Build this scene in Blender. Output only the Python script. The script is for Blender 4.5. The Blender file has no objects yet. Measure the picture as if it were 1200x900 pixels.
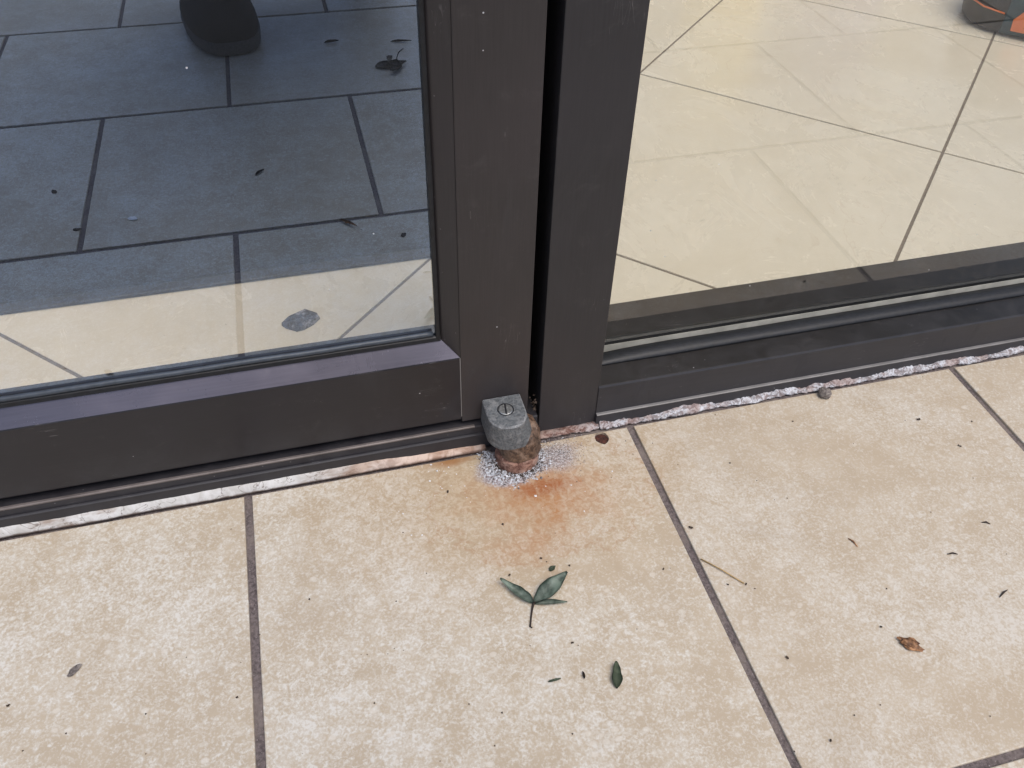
import bpy, bmesh, math, random
from mathutils import Vector, Matrix, noise

random.seed(7)
S = bpy.context.scene
COL = S.collection
MM = 0.001

# ------------------------------------------------------------------ camera
cam_d = bpy.data.cameras.new('camera')
cam = bpy.data.objects.new('camera', cam_d)
COL.objects.link(cam)
right = Vector((0.96722, -0.252969, 0.02219))
down = Vector((-0.161242, -0.679303, -0.715925))
fwd = Vector((0.19618, 0.688879, -0.697825))
M = Matrix((right, -down, -fwd)).transposed().to_4x4()
M.translation = Vector((0.087993, -0.466144, 0.546249))
cam.matrix_world = M
cam_d.sensor_width = 36
cam_d.lens = 29.576
cam_d.clip_start = 0.01
cam_d.clip_end = 2000
S.camera = cam

# ------------------------------------------------------------------ sky and sun
SUN_EL, SUN_AZ = math.radians(66), math.radians(25)   # azimuth from -Y (behind the camera) towards +X
to_sun = Vector((math.sin(SUN_AZ) * math.cos(SUN_EL), -math.cos(SUN_AZ) * math.cos(SUN_EL), math.sin(SUN_EL)))
w = bpy.data.worlds.new('World')
S.world = w
w.use_nodes = True
nt = w.node_tree
bg = nt.nodes['Background']
sky = nt.nodes.new('ShaderNodeTexSky')
sky.sky_type = 'NISHITA'
sky.sun_disc = False
sky.sun_elevation = SUN_EL
sky.sun_rotation = math.atan2(to_sun.x, to_sun.y)
sky.air_density = 1.0
sky.dust_density = 4.0
sky.ozone_density = 1.0
nt.links.new(sky.outputs[0], bg.inputs[0])
bg.inputs[1].default_value = 0.15
sd = bpy.data.lights.new('sun', 'SUN')
sd.energy = 1.5
sd.angle = math.radians(45)
sd.color = (1.0, 0.975, 0.94)
sun = bpy.data.objects.new('sun', sd)
COL.objects.link(sun)
sun.rotation_euler = to_sun.to_track_quat('Z', 'Y').to_euler()
S.view_settings.view_transform = 'Standard'
S.view_settings.look = 'None'
S.view_settings.gamma = 1
S.view_settings.use_curve_mapping = False
S.view_settings.exposure = 0.08
S.render.engine = 'CYCLES'
S.cycles.max_bounces = 8
S.cycles.transparent_max_bounces = 16
S.cycles.use_denoising = True

# ------------------------------------------------------------------ materials
class NT:
    """tiny node helper"""
    def __init__(s, name):
        s.m = bpy.data.materials.new(name)
        s.m.use_nodes = True
        s.t = s.m.node_tree
        s.b = s.t.nodes['Principled BSDF']
        s.out = s.t.nodes['Material Output']
    def n(s, typ, **kw):
        nd = s.t.nodes.new(typ)
        for k, v in kw.items():
            setattr(nd, k, v)
        return nd
    def l(s, a, b):
        s.t.links.new(a, b)
    def set(s, nd, i, v):
        if hasattr(v, 'is_linked'):
            s.l(v, nd.inputs[i])
        else:
            nd.inputs[i].default_value = v
    def math(s, op, a, b=0.0, c=0.0, clamp=False):
        nd = s.n('ShaderNodeMath', operation=op, use_clamp=clamp)
        s.set(nd, 0, a); s.set(nd, 1, b); s.set(nd, 2, c)
        return nd.outputs[0]
    def noise(s, vec, scale, detail=4, rough=.55, dist=0.0):
        nd = s.n('ShaderNodeTexNoise')
        s.l(vec, nd.inputs['Vector'])
        nd.inputs['Scale'].default_value = scale
        nd.inputs['Detail'].default_value = detail
        nd.inputs['Roughness'].default_value = rough
        nd.inputs['Distortion'].default_value = dist
        return nd.outputs['Fac']
    def vor(s, vec, scale, feature='F1', rnd=1.0):
        nd = s.n('ShaderNodeTexVoronoi', feature=feature)
        s.l(vec, nd.inputs['Vector'])
        nd.inputs['Scale'].default_value = scale
        nd.inputs['Randomness'].default_value = rnd
        return nd.outputs
    def ramp(s, f, a, b, lo=0.0, hi=1.0):
        nd = s.n('ShaderNodeMapRange', interpolation_type='SMOOTHSTEP')
        s.l(f, nd.inputs[0])
        nd.inputs[1].default_value = a; nd.inputs[2].default_value = b
        nd.inputs[3].default_value = lo; nd.inputs[4].default_value = hi
        return nd.outputs[0]
    def mix(s, f, a, b, mode='MIX'):
        nd = s.n('ShaderNodeMix', data_type='RGBA', blend_type=mode)
        s.set(nd, 0, f)
        for i, v in ((6, a), (7, b)):
            if hasattr(v, 'is_linked'):
                s.l(v, nd.inputs[i])
            else:
                nd.inputs[i].default_value = (*v, 1)
        return nd.outputs[2]
    def obj(s):
        return s.n('ShaderNodeTexCoord').outputs['Object']
    def pos(s):
        return s.n('ShaderNodeNewGeometry').outputs['Position']
    def objrnd(s):
        """object coordinates shifted per object"""
        oi = s.n('ShaderNodeObjectInfo')
        k = s.n('ShaderNodeVectorMath', operation='SCALE')
        s.l(s.obj(), k.inputs[0]); k.inputs['Scale'].default_value = 1
        c = s.n('ShaderNodeCombineXYZ')
        s.l(s.math('MULTIPLY', oi.outputs['Random'], 37.0), c.inputs[0])
        s.l(s.math('MULTIPLY', oi.outputs['Random'], 91.0), c.inputs[1])
        s.l(s.math('MULTIPLY', oi.outputs['Random'], 13.0), c.inputs[2])
        a = s.n('ShaderNodeVectorMath', operation='ADD')
        s.l(k.outputs[0], a.inputs[0]); s.l(c.outputs[0], a.inputs[1])
        return a.outputs[0], oi.outputs['Random']
    def bump(s, h, strength, dist=0.001):
        nd = s.n('ShaderNodeBump')
        nd.inputs['Strength'].default_value = strength
        nd.inputs['Distance'].default_value = dist
        s.l(h, nd.inputs['Height'])
        s.l(nd.outputs[0], s.b.inputs['Normal'])
    def scale(s, vec, v):
        nd = s.n('ShaderNodeVectorMath', operation='MULTIPLY')
        s.l(vec, nd.inputs[0]); nd.inputs[1].default_value = v
        return nd.outputs[0]
    def dist(s, vec, c, sc):
        """distance to a world point with the axes scaled"""
        a = s.n('ShaderNodeVectorMath', operation='SUBTRACT')
        s.l(vec, a.inputs[0]); a.inputs[1].default_value = c
        b = s.scale(a.outputs[0], sc)
        l = s.n('ShaderNodeVectorMath', operation='LENGTH')
        s.l(b, l.inputs[0])
        return l.outputs['Value']
    def color(s, v): s.set(s.b, 'Base Color', v if hasattr(v, 'is_linked') else (*v, 1))
    def rough(s, v): s.set(s.b, 'Roughness', v)

def plain(name, col, rough=.5, metal=0.0, var=.25, scale=60.0, bump=0.0):
    k = NT(name)
    n = k.noise(k.obj(), scale, 5, .6)
    k.color(k.mix(k.ramp(n, .3, .7), [c * (1 - var) for c in col], [min(1, c * (1 + var)) for c in col]))
    k.rough(rough)
    k.b.inputs['Metallic'].default_value = metal
    if bump:
        k.bump(n, bump)
    return k.m

def mat_tile():
    k = NT('glazed_travertine_tile')
    v, rnd = k.objrnd()
    cloud = k.noise(v, 6.5, 5, .6, .5)
    mid = k.noise(v, 34, 5, .6, .6)
    fleck = k.noise(v, 215, 5, .66, 1.0)
    fine = k.noise(v, 560, 3, .65, .4)
    s1 = k.math('MULTIPLY', cloud, .50)
    s2 = k.math('MULTIPLY_ADD', mid, .30, s1)
    s3 = k.math('MULTIPLY_ADD', fleck, .80, s2)
    s4 = k.math('MULTIPLY_ADD', fine, .78, s3)
    pale = k.ramp(s4, 1.07, 1.30)
    tan = k.mix(k.ramp(mid, .35, .65), (.452, .374, .276), (.500, .424, .322))
    col = k.mix(pale, tan, (.568, .522, .445))
    # bright specks and pebble-shaped flecks of the glaze
    hot = k.ramp(s4, 1.26, 1.36)
    col = k.mix(k.math('MULTIPLY', hot, .55), col, (.69, .68, .645))
    vb = k.vor(k.scale(v, (1, 1.35, 1)), 105)
    sb = k.n('ShaderNodeSeparateColor')
    k.l(vb['Color'], sb.inputs[0])
    blob = k.ramp(k.math('MULTIPLY_ADD', k.math('SUBTRACT', fine, .5), .45, vb['Distance']), .30, .20)
    bg_ = k.math('MULTIPLY', blob, k.math('GREATER_THAN', sb.outputs[0], .80))
    col = k.mix(k.math('MULTIPLY', bg_, .6), col, (.66, .62, .55))
    # pin-holes and ochre freckles
    vo = k.vor(v, 150)
    pin = k.ramp(vo['Distance'], .12, .05)
    pg = k.ramp(k.noise(v, 22, 2), .54, .62)
    col = k.mix(k.math('MULTIPLY', k.math('MULTIPLY', pin, pg), .35), col, (.26, .18, .11))
    # tone differs a little from tile to tile; dull traffic film in patches
    col = k.mix(k.ramp(rnd, 0, 1, 0, .26), col, (.43, .35, .26))
    film = k.ramp(k.noise(k.pos(), 7, 6, .7, 1.0), .52, .72, 0, .22)
    col = k.mix(film, col, (.36, .30, .235))
    # ---- dirt and rust that belong to the place by the pivot
    P = k.pos()
    wob = k.math('SUBTRACT', k.noise(P, 22, 5, .6, .5), .5)
    wob2 = k.math('SUBTRACT', k.noise(P, 70, 5, .65, .5), .5)
    def spot(c, sc, soft0, soft1, wa, wb=0.15):
        d = k.dist(P, c, sc)
        d = k.math('MULTIPLY_ADD', wob, wa, d)
        d = k.math('MULTIPLY_ADD', wob2, wb, d)
        return k.ramp(d, soft1, soft0)
    halo = spot((.21, -.03, 0), (1 / .21, 1 / .16, 0), .1, 1.0, .7)
    col = k.mix(k.math('MULTIPLY', halo, .66), col, k.mix(k.ramp(fleck, .4, .6), (.40, .275, .155), (.50, .385, .25)))
    drip = k.noise(k.scale(P, (1, .28, 1)), 150, 5, .7, .4)
    grain = k.math('MULTIPLY', k.ramp(fleck, .36, .56, 1.0, .66), k.ramp(drip, .34, .58, .56, 1.0))
    r1 = spot((.236, -.058, 0), (1 / .080, 1 / .058, 0), .1, 1.05, 1.0, .5)
    col = k.mix(k.math('MULTIPLY', k.math('MULTIPLY', r1, grain), .80), col, (.40, .165, .05))
    r2 = spot((.236, -.051, 0), (1 / .040, 1 / .013, 0), .2, 1.1, 1.0, .6)
    col = k.mix(k.math('MULTIPLY', k.math('MULTIPLY', r2, grain), 1.0), col, (.30, .095, .03))
    r3 = spot((.165, -.006, 0), (1 / .03, 1 / .009, 0), .1, 1.0, .8, .4)
    col = k.mix(k.math('MULTIPLY', r3, .8), col, (.30, .13, .035))
    r4 = spot((.215, -.105, 0), (1 / .05, 1 / .022, 0), .0, 1.1, 1.2, .8)
    col = k.mix(k.math('MULTIPLY', k.math('MULTIPLY', r4, grain), .55), col, (.40, .18, .065))
    # tide line at the rim of the wet stain
    td = k.math('MULTIPLY_ADD', wob2, .5, k.math('MULTIPLY_ADD', wob, .9, k.dist(P, (.232, -.050, 0), (1 / .098, 1 / .075, 0))))
    tide = k.ramp(k.math('ABSOLUTE', k.math('SUBTRACT', td, .92)), .055, .0)
    col = k.mix(k.math('MULTIPLY', k.math('MULTIPLY', tide, grain), .4), col, (.36, .19, .085))
    # lime powder
    p1 = spot((.214, -.024, 0), (1 / .033, 1 / .023, 0), .72, 1.02, .6, .4)
    p2 = spot((.254, -.022, 0), (1 / .030, 1 / .021, 0), .3, 1.05, .8, .5)
    pw = k.math('MAXIMUM', p1, k.math('MULTIPLY', p2, .8))
    g = k.noise(P, 520, 3, .7)
    pcol = k.mix(k.ramp(g, .40, .62), (.20, .17, .19), (.52, .52, .56))
    col = k.mix(k.math('MULTIPLY', pw, .88), col, pcol)
    k.color(col)
    # cloudy wear of the glaze
    ro = k.ramp(cloud, .35, .7, .38, .28)
    ro = k.math('MULTIPLY_ADD', pw, .4, ro)
    ro = k.math('MULTIPLY_ADD', halo, .12, ro, clamp=True)
    k.rough(ro)
    k.b.inputs['Specular IOR Level'].default_value = .45
    k.bump(s4, .2, .0006)
    return k.m

def mat_interior_tile():
    k = NT('polished_cream_tile')
    v, rnd = k.objrnd()
    a = k.noise(v, 4, 5, .6, .8)
    st = k.noise(k.scale(v, (1, .6, 1)), 11, 7, .7, .8)
    f = k.noise(v, 90, 4, .6)
    m = k.math('MULTIPLY_ADD', st, .6, k.math('MULTIPLY', a, .6))
    col = k.mix(k.ramp(m, .40, .80), (.615, .565, .46), (.675, .635, .54))
    vein = k.ramp(k.math('ABSOLUTE', k.math('SUBTRACT', k.noise(v, 5, 4, .6, 2.5), .5)), .012, 0)
    col = k.mix(k.math('MULTIPLY', k.math('MULTIPLY', vein, .22), k.ramp(a, .5, .6)), col, (.40, .29, .19))
    col = k.mix(k.ramp(f, .45, .75, 0, .08), col, (.74, .69, .60))
    k.color(col)
    k.rough(k.ramp(st, .3, .7, .20, .32))
    k.bump(a, .02, .001)
    return k.m

def mat_bronze(name, axis='Z', base=(.0120, .0112, .0152), rough=.38, streak=.22, metal=0.0, wear=1.0):
    """dark bronze anodised aluminium: drawn grain along one axis, dust and a few paint specks"""
    k = NT(name)
    P = k.pos()
    sc = {'Z': (1, 1, .03), 'X': (.03, 1, 1)}[axis]
    g = k.noise(k.scale(P, sc), 900, 3, .6)
    big = k.noise(P, 9, 5, .6)
    col = k.mix(k.ramp(g, .3, .7), [c * (1 - streak * .5) for c in base], [c * (1 + streak * .5) for c in base])
    col = k.mix(k.ramp(big, .35, .75, 0, .5), col, (base[0] * 1.5, base[1] * 1.4, base[2] * 1.4))
    dust = k.ramp(k.noise(P, 60, 6, .7, .5), .56, .80, 0, .22)
    col = k.mix(dust, col, (.115, .105, .102))
    # splash dirt along the foot and wiped smudges
    sz = k.n('ShaderNodeSeparateXYZ')
    k.l(P, sz.inputs[0])
    foot = k.ramp(k.math('MULTIPLY_ADD', k.noise(P, 35, 6, .7, .8), .10, sz.outputs[2]), .115, .045, 0, .38 * wear)
    col = k.mix(foot, col, (.068, .066, .073))
    wipe = k.ramp(k.noise(k.scale(P, (1, 1, .35)), 16, 6, .7, 1.5), .55, .75, 0, .3 * wear)
    col = k.mix(wipe, col, (.062, .056, .056))
    # hairline scratches
    scr_ = k.n('ShaderNodeTexNoise')
    k.l(k.scale(P, (1, 1, .12) if axis == 'Z' else (.12, 1, 1)), scr_.inputs['Vector'])
    scr_.inputs['Scale'].default_value = 120; scr_.inputs['Detail'].default_value = 1; scr_.inputs['Distortion'].default_value = 2.0
    hl = k.ramp(k.math('ABSOLUTE', k.math('SUBTRACT', scr_.outputs['Fac'], .5)), .006, 0)
    hg = k.ramp(k.noise(P, 30, 3), .60, .68)
    col = k.mix(k.math('MULTIPLY', k.math('MULTIPLY', hl, hg), .5), col, (.22, .21, .21))
    vo = k.vor(P, 95)
    sp = k.ramp(vo['Distance'], .06, .035)
    sepc = k.n('ShaderNodeSeparateColor')
    k.l(vo['Color'], sepc.inputs[0])
    gate = k.math('GREATER_THAN', sepc.outputs[0], .965)
    col = k.mix(k.math('MULTIPLY', sp, gate), col, (.55, .55, .57))
    vo2 = k.vor(P, 160)
    sp2 = k.ramp(vo2['Distance'], .10, .06)
    sep2 = k.n('ShaderNodeSeparateColor')
    k.l(vo2['Color'], sep2.inputs[0])
    gate2 = k.math('GREATER_THAN', sep2.outputs[1], .92)
    col = k.mix(k.math('MULTIPLY', k.math('MULTIPLY', sp2, gate2), .35), col, (.30, .29, .30))
    k.b.inputs['Metallic'].default_value = metal
    k.color(col)
    k.rough(k.math('ADD', k.ramp(big, .3, .7, rough - .05, rough + .08), k.math('MULTIPLY_ADD', foot, .5, k.math('ADD', dust, wipe))))
    k.bump(g, .05, .0003)
    return k.m

def mat_glass(name, refl_a, refl_b, trans):
    """coated pane: clear to look through, mirrors the floor in the colour of its coating"""
    k = NT(name)
    tr = k.n('ShaderNodeBsdfTransparent')
    tr.inputs[0].default_value = (*trans, 1)
    gl = k.n('ShaderNodeBsdfGlossy')
    gl.inputs['Roughness'].default_value = 0.0
    P = k.pos()
    sm = k.noise(k.scale(P, (1, 1, .25)), 9, 5, .6, 1.0)
    k.l(k.mix(k.ramp(sm, .3, .7), refl_a, refl_b), gl.inputs[0])
    ad = k.n('ShaderNodeAddShader')
    k.l(tr.outputs[0], ad.inputs[0]); k.l(gl.outputs[0], ad.inputs[1])
    # dust specks stuck on the outside
    df = k.n('ShaderNodeBsdfDiffuse')
    df.inputs[0].default_value = (.75, .75, .76, 1)
    vo = k.vor(P, 55)
    sep = k.n('ShaderNodeSeparateColor')
    k.l(vo['Color'], sep.inputs[0])
    m = k.math('MULTIPLY', k.ramp(vo['Distance'], .040, .024), k.math('GREATER_THAN', sep.outputs[0], .45))
    mx = k.n('ShaderNodeMixShader')
    smear = k.ramp(k.noise(k.scale(P, (1, 1, .2)), 25, 6, .7, 1.2), .5, .8, 0, .018)
    k.l(k.math('MULTIPLY_ADD', m, .8, smear, clamp=True), mx.inputs[0]); k.l(ad.outputs[0], mx.inputs[1]); k.l(df.outputs[0], mx.inputs[2])
    k.l(mx.outputs[0], k.out.inputs[0])
    k.t.nodes.remove(k.b)
    return k.m

def mat_glass_back():
    k = NT('glass_inner_face')
    tr = k.n('ShaderNodeBsdfTransparent')
    tr.inputs[0].default_value = (.99, .99, .985, 1)
    k.l(tr.outputs[0], k.out.inputs[0])
    k.t.nodes.remove(k.b)
    return k.m

def mat_caulk_left():
    k = NT('aged_white_sealant')
    P = k.pos()
    n = k.noise(P, 90, 6, .65, .6)
    n2 = k.noise(k.scale(P, (.3, 1, 1)), 60, 5, .65)
    col = k.mix(k.ramp(n, .35, .68), (.47, .46, .44), (.62, .62, .62))
    col = k.mix(k.ramp(n2, .54, .66, 0, .8), col, (.26, .19, .145))
    crack = k.ramp(k.math('ABSOLUTE', k.math('SUBTRACT', k.noise(k.scale(P, (.5, 1, 1)), 45, 4, .6, 1.5), .5)), .012, 0)
    col = k.mix(k.math('MULTIPLY', crack, .7), col, (.10, .07, .055))
    sx = k.n('ShaderNodeSeparateXYZ')
    k.l(P, sx.inputs[0])
    r = k.ramp(k.math('MULTIPLY_ADD', n, .06, sx.outputs[0]), .06, .19)
    col = k.mix(k.math('MULTIPLY', r, .85), col, k.mix(k.ramp(n, .4, .62), (.36, .20, .125), (.60, .45, .36)))
    # grimy lower edge where it meets the tile
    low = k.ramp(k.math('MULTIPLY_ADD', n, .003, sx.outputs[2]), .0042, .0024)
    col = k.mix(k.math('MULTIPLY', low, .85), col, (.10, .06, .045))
    k.color(col)
    k.rough(.6)
    k.bump(n, .25, .001)
    return k.m

def mat_crust():
    k = NT('crumbling_sealant')
    P = k.pos()
    n = k.noise(P, 190, 6, .75, .8)
    n2 = k.noise(P, 34, 4, .65)
    col = k.mix(k.ramp(n, .42, .58), (.24, .21, .215), (.62, .64, .69))
    col = k.mix(k.ramp(n2, .46, .60, 0, .85), col, k.mix(k.ramp(n, .4, .6), (.24, .17, .16), (.44, .36, .34)))
    col = k.mix(k.ramp(n, .36, .28, 0, .8), col, (.13, .07, .05))
    sx = k.n('ShaderNodeSeparateXYZ')
    k.l(P, sx.inputs[0])
    r = k.ramp(k.math('MULTIPLY_ADD', n, .05, sx.outputs[0]), .365, .30)
    col = k.mix(k.math('MULTIPLY', r, .8), col, k.mix(k.ramp(n, .4, .6), (.15, .06, .04), (.36, .25, .21)))
    k.color(col)
    k.rough(.8)
    k.bump(n, .8, .002)
    return k.m

def mat_rust(name, a, b, rough=.75, scale=180.0, pale=None):
    k = NT(name)
    P = k.obj()
    n = k.noise(P, scale, 6, .7, .6)
    n2 = k.noise(P, scale * .3, 4, .6)
    col = k.mix(k.ramp(n, .36, .64), a, b)
    if pale:
        col = k.mix(k.ramp(n2, .52, .66, 0, .75), col, pale)
    k.color(col)
    k.rough(rough)
    k.bump(k.math('MULTIPLY_ADD', n2, 1.5, n), .8, .0012)
    return k.m

def mat_leaf(name, a, b, rough=.45):
    k = NT(name)
    P = k.obj()
    n = k.noise(P, 260, 4, .6)
    n2 = k.noise(P, 70, 3, .6)
    col = k.mix(k.ramp(n, .3, .7), a, b)
    col = k.mix(k.ramp(n2, .5, .7, 0, .6), col, [min(1, c * 1.9 + .02) for c in b])
    k.color(col); k.rough(rough)
    k.bump(n, .4, .0006)
    return k.m

def mat_grout():
    k = NT('mauve_grey_grout')
    P = k.pos()
    n = k.noise(P, 380, 4, .7)
    n2 = k.noise(P, 18, 5, .65, .5)
    col = k.mix(k.ramp(n, .32, .68), (.070, .055, .056), (.175, .145, .145))
    col = k.mix(k.ramp(n2, .45, .68, 0, .6), col, (.24, .20, .175))
    col = k.mix(k.ramp(k.noise(P, 900, 2), .66, .72, 0, .7), col, (.48, .46, .45))
    k.color(col); k.rough(.9)
    k.bump(n, .7, .001)
    return k.m

def mat_mat():
    k = NT('charcoal_ribbed_carpet')
    P = k.obj()
    n = k.noise(P, 700, 3, .6)
    k.color(k.mix(k.ramp(n, .3, .7), (.006, .007, .009), (.016, .018, .022)))
    k.rough(.95)
    k.b.inputs['Specular IOR Level'].default_value = .1
    k.bump(n, .6, .002)
    return k.m

MAT = dict(
    tile=mat_tile(),
    grout=mat_grout(),
    itile=mat_interior_tile(),
    igrout=plain('brown_grey_grout', (.15, .125, .10), .8, var=.2, scale=300),
    bronze_v=mat_bronze('bronze_anodised_upright', 'Z', (.0290, .0255, .0270)),
    bronze_jamb=mat_bronze('bronze_anodised_jamb', 'Z', (.0205, .0198, .0232)),
    bronze_h=mat_bronze('bronze_anodised_rail', 'X'),
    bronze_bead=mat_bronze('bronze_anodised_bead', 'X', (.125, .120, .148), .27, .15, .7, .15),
    bronze_sill=mat_bronze('bronze_anodised_sill', 'X', (.019, .0195, .025), .42, .3),
    bronze_dim_reflection=mat_bronze('bronze_sill_top_dim_reflection', 'X', (.009, .0075, .0065), .36, .2),  # sill bronze made darker and browner, a dim reflection put into its colour
    rubber=plain('black_rubber', (.006, .0075, .011), .5, var=.4, scale=200, bump=.3),
    dark=plain('shadowed_black_paint', (.010, .011, .015), .5, var=.2),
    alu=plain('bare_aluminium_edge', (.20, .195, .195), .5, .2, .15, 40),
    glass=mat_glass('blue_coated_glass', (.156, .206, .292), (.186, .242, .338), (.84, .805, .73)),
    glass_side=mat_glass('neutral_glass', (.095, .096, .098), (.118, .118, .118), (.885, .875, .825)), glass_back=mat_glass_back(),
    tape=plain('cream_glazing_tape', (.42, .41, .36), .6, var=.2, scale=50),
    caulk=mat_caulk_left(), crust=mat_crust(),
    cast=mat_rust('weathered_cast_metal', (.075, .083, .090), (.165, .178, .188), .55, 420, (.23, .235, .24)),
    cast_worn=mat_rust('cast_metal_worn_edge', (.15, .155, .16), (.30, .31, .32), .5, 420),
    rust_collar=mat_rust('greasy_brown_rust', (.040, .022, .014), (.17, .105, .07), .28, 260, (.30, .21, .155)),
    rust_base=mat_rust('pink_brown_rust', (.12, .052, .038), (.35, .20, .15), .8, 260, (.46, .31, .25)),
    rust_dark=mat_rust('dark_red_rust', (.022, .008, .006), (.10, .030, .020), .8, 260),
    screw=plain('worn_steel_screw', (.33, .34, .34), .38, .75, .35, 500, .3),
    leaf=mat_leaf('grey_green_leaf', (.085, .125, .098), (.22, .275, .23), .42),
    leaf_dk=mat_leaf('dark_green_leaf', (.060, .085, .055), (.12, .155, .10), .6),
    twig=plain('dark_brown_twig', (.030, .018, .014), .7, var=.4, scale=300),
    dry=mat_leaf('dry_brown_leaf', (.07, .028, .012), (.34, .17, .075), .6),
    grit=plain('dark_soil_crumb', (.045, .030, .021), .85, var=.5, scale=400),
    lime=plain('bluish_white_lime', (.56, .58, .62), .8, var=.22, scale=500),
    gritpale=plain('grey_brown_grit', (.17, .145, .14), .85, var=.6, scale=500),
    flake=plain('white_lime_flake', (.76, .76, .76), .7, var=.1, scale=400),
    straw=plain('dry_straw', (.42, .28, .12), .6, var=.2, scale=300),
    stone=mat_rust('grey_brown_crumb', (.09, .075, .07), (.26, .23, .21), .85, 300),
    slate=mat_rust('dirty_grey_flake', (.008, .007, .007), (.10, .09, .095), .6, 320, (.36, .35, .37)),
    mat=mat_mat(),
    mat_edge=plain('black_rubber_edging', (.010, .011, .013), .6, var=.2),
    wall=plain('warm_white_paint', (.62, .58, .50), .7, var=.04, scale=20),
    ceiling=plain('grey_ceiling_board', (.30, .28, .26), .85, var=.08, scale=20),
    concrete=plain('grey_concrete', (.30, .29, .27), .85, var=.15, scale=4, bump=.2),
    teal=plain('petrol_blue_plastic', (.010, .045, .062), .5, var=.2, scale=90),
    black=plain('black_plastic', (.008, .010, .011), .5, var=.3, scale=90),
    orange=plain('orange_plastic', (.75, .19, .06), .45, var=.06, scale=90),
    yellow=plain('yellow_plastic', (.78, .56, .03), .4, var=.05, scale=30),
    violet=plain('lavender_plastic', (.30, .27, .46), .4, var=.05, scale=30),
    shoe=plain('black_knit_fabric', (.012, .012, .014), .9, var=.5, scale=900, bump=.6),
    sole=plain('charcoal_rubber_sole', (.075, .072, .072), .7, var=.3, scale=300),
    cloth=plain('dark_denim', (.020, .024, .036), .9, var=.3, scale=500, bump=.3),
)

# ------------------------------------------------------------------ object helpers
def tag(o, label=None, cat=None, group=None, kind=None):
    if label: o['label'] = label
    if cat: o['category'] = cat
    if group: o['group'] = group
    if kind: o['kind'] = kind
    return o

def empty(name, loc, label=None, cat=None, group=None):
    o = bpy.data.objects.new(name, None)
    o.empty_display_size = .05
    o.location = loc
    COL.objects.link(o)
    return tag(o, label, cat, group)

def wloc(o):
    v = Vector((0, 0, 0))
    while o is not None:
        v += Vector(o.location); o = o.parent
    return v

def link(name, me, mats, parent=None, loc=None, smooth=False):
    """mesh given in world metres; the origin goes to loc (or to the parent's origin)"""
    o = bpy.data.objects.new(name, me)
    for m in (mats if isinstance(mats, (list, tuple)) else [mats]):
        me.materials.append(m)
    base = wloc(parent) if parent else Vector((0, 0, 0))
    org = Vector(loc) if loc is not None else base
    me.transform(Matrix.Translation(-org))
    o.parent = parent
    o.location = org - base
    if smooth:
        for p in me.polygons: p.use_smooth = True
    COL.objects.link(o)
    return o

def from_bm(bm, name):
    bmesh.ops.recalc_face_normals(bm, faces=bm.faces)
    me = bpy.data.meshes.new(name)
    bm.to_mesh(me); bm.free()
    return me

def box_bm(x0, x1, y0, y1, z0, z1, bev=.6, seg=1):
    bm = bmesh.new()
    bmesh.ops.create_cube(bm, size=1)
    for v in bm.verts:
        v.co = Vector(((x0 + x1) / 2 + v.co.x * (x1 - x0), (y0 + y1) / 2 + v.co.y * (y1 - y0), (z0 + z1) / 2 + v.co.z * (z1 - z0))) * MM
    if bev:
        bmesh.ops.bevel(bm, geom=bm.edges[:], offset=bev * MM, segments=seg, profile=.5, affect='EDGES', clamp_overlap=True)
    return bm

def box(name, x0, x1, y0, y1, z0, z1, mat, parent=None, bev=.6, seg=1, loc=None):
    return link(name, from_bm(box_bm(x0, x1, y0, y1, z0, z1, bev, seg), name), mat, parent, loc)

def prism_x(name, prof, x0, x1, mat, parent=None, smooth=False, n=1):
    """profile of (y, z) millimetres, run along X"""
    bm = bmesh.new()
    rings = []
    for i in range(n + 1):
        x = x0 + (x1 - x0) * i / n
        rings.append([bm.verts.new(Vector((x, y, z)) * MM) for y, z in prof])
    m = len(prof)
    for a, b in zip(rings, rings[1:]):
        for j in range(m):
            bm.faces.new((a[j], a[(j + 1) % m], b[(j + 1) % m], b[j]))
    bm.faces.new(rings[0]); bm.faces.new(rings[-1])
    return link(name, from_bm(bm, name), mat, parent, smooth=smooth)

def hexa(name, pts, mat, parent=None):
    """solid through two equal polygons (lists of mm points)"""
    A, B = pts
    bm = bmesh.new()
    a = [bm.verts.new(Vector(p) * MM) for p in A]
    b = [bm.verts.new(Vector(p) * MM) for p in B]
    n = len(a)
    for j in range(n):
        bm.faces.new((a[j], a[(j + 1) % n], b[(j + 1) % n], b[j]))
    bm.faces.new(a); bm.faces.new(b)
    return link(name, from_bm(bm, name), mat, parent)

def tube_bm(bm, pts, rads, sides=8):
    rings = []
    pts = [Vector(p) for p in pts]
    for i, p in enumerate(pts):
        t = (pts[min(i + 1, len(pts) - 1)] - pts[max(i - 1, 0)]).normalized()
        u = t.cross(Vector((0, 0, 1)) if abs(t.z) < .9 else Vector((1, 0, 0))).normalized()
        v = t.cross(u)
        r = rads[i] if isinstance(rads, (list, tuple)) else rads
        rings.append([bm.verts.new((p + (u * math.cos(2 * math.pi * k / sides) + v * math.sin(2 * math.pi * k / sides)) * r) * MM) for k in range(sides)])
    for a, b in zip(rings, rings[1:]):
        for k in range(sides):
            bm.faces.new((a[k], a[(k + 1) % sides], b[(k + 1) % sides], b[k]))
    bm.faces.new(rings[0]); bm.faces.new(rings[-1])

def tube(name, pts, rads, mat, parent=None, sides=8, loc=None, smooth=True):
    bm = bmesh.new()
    tube_bm(bm, pts, rads, sides)
    return link(name, from_bm(bm, name), mat, parent, loc, smooth)

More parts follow.
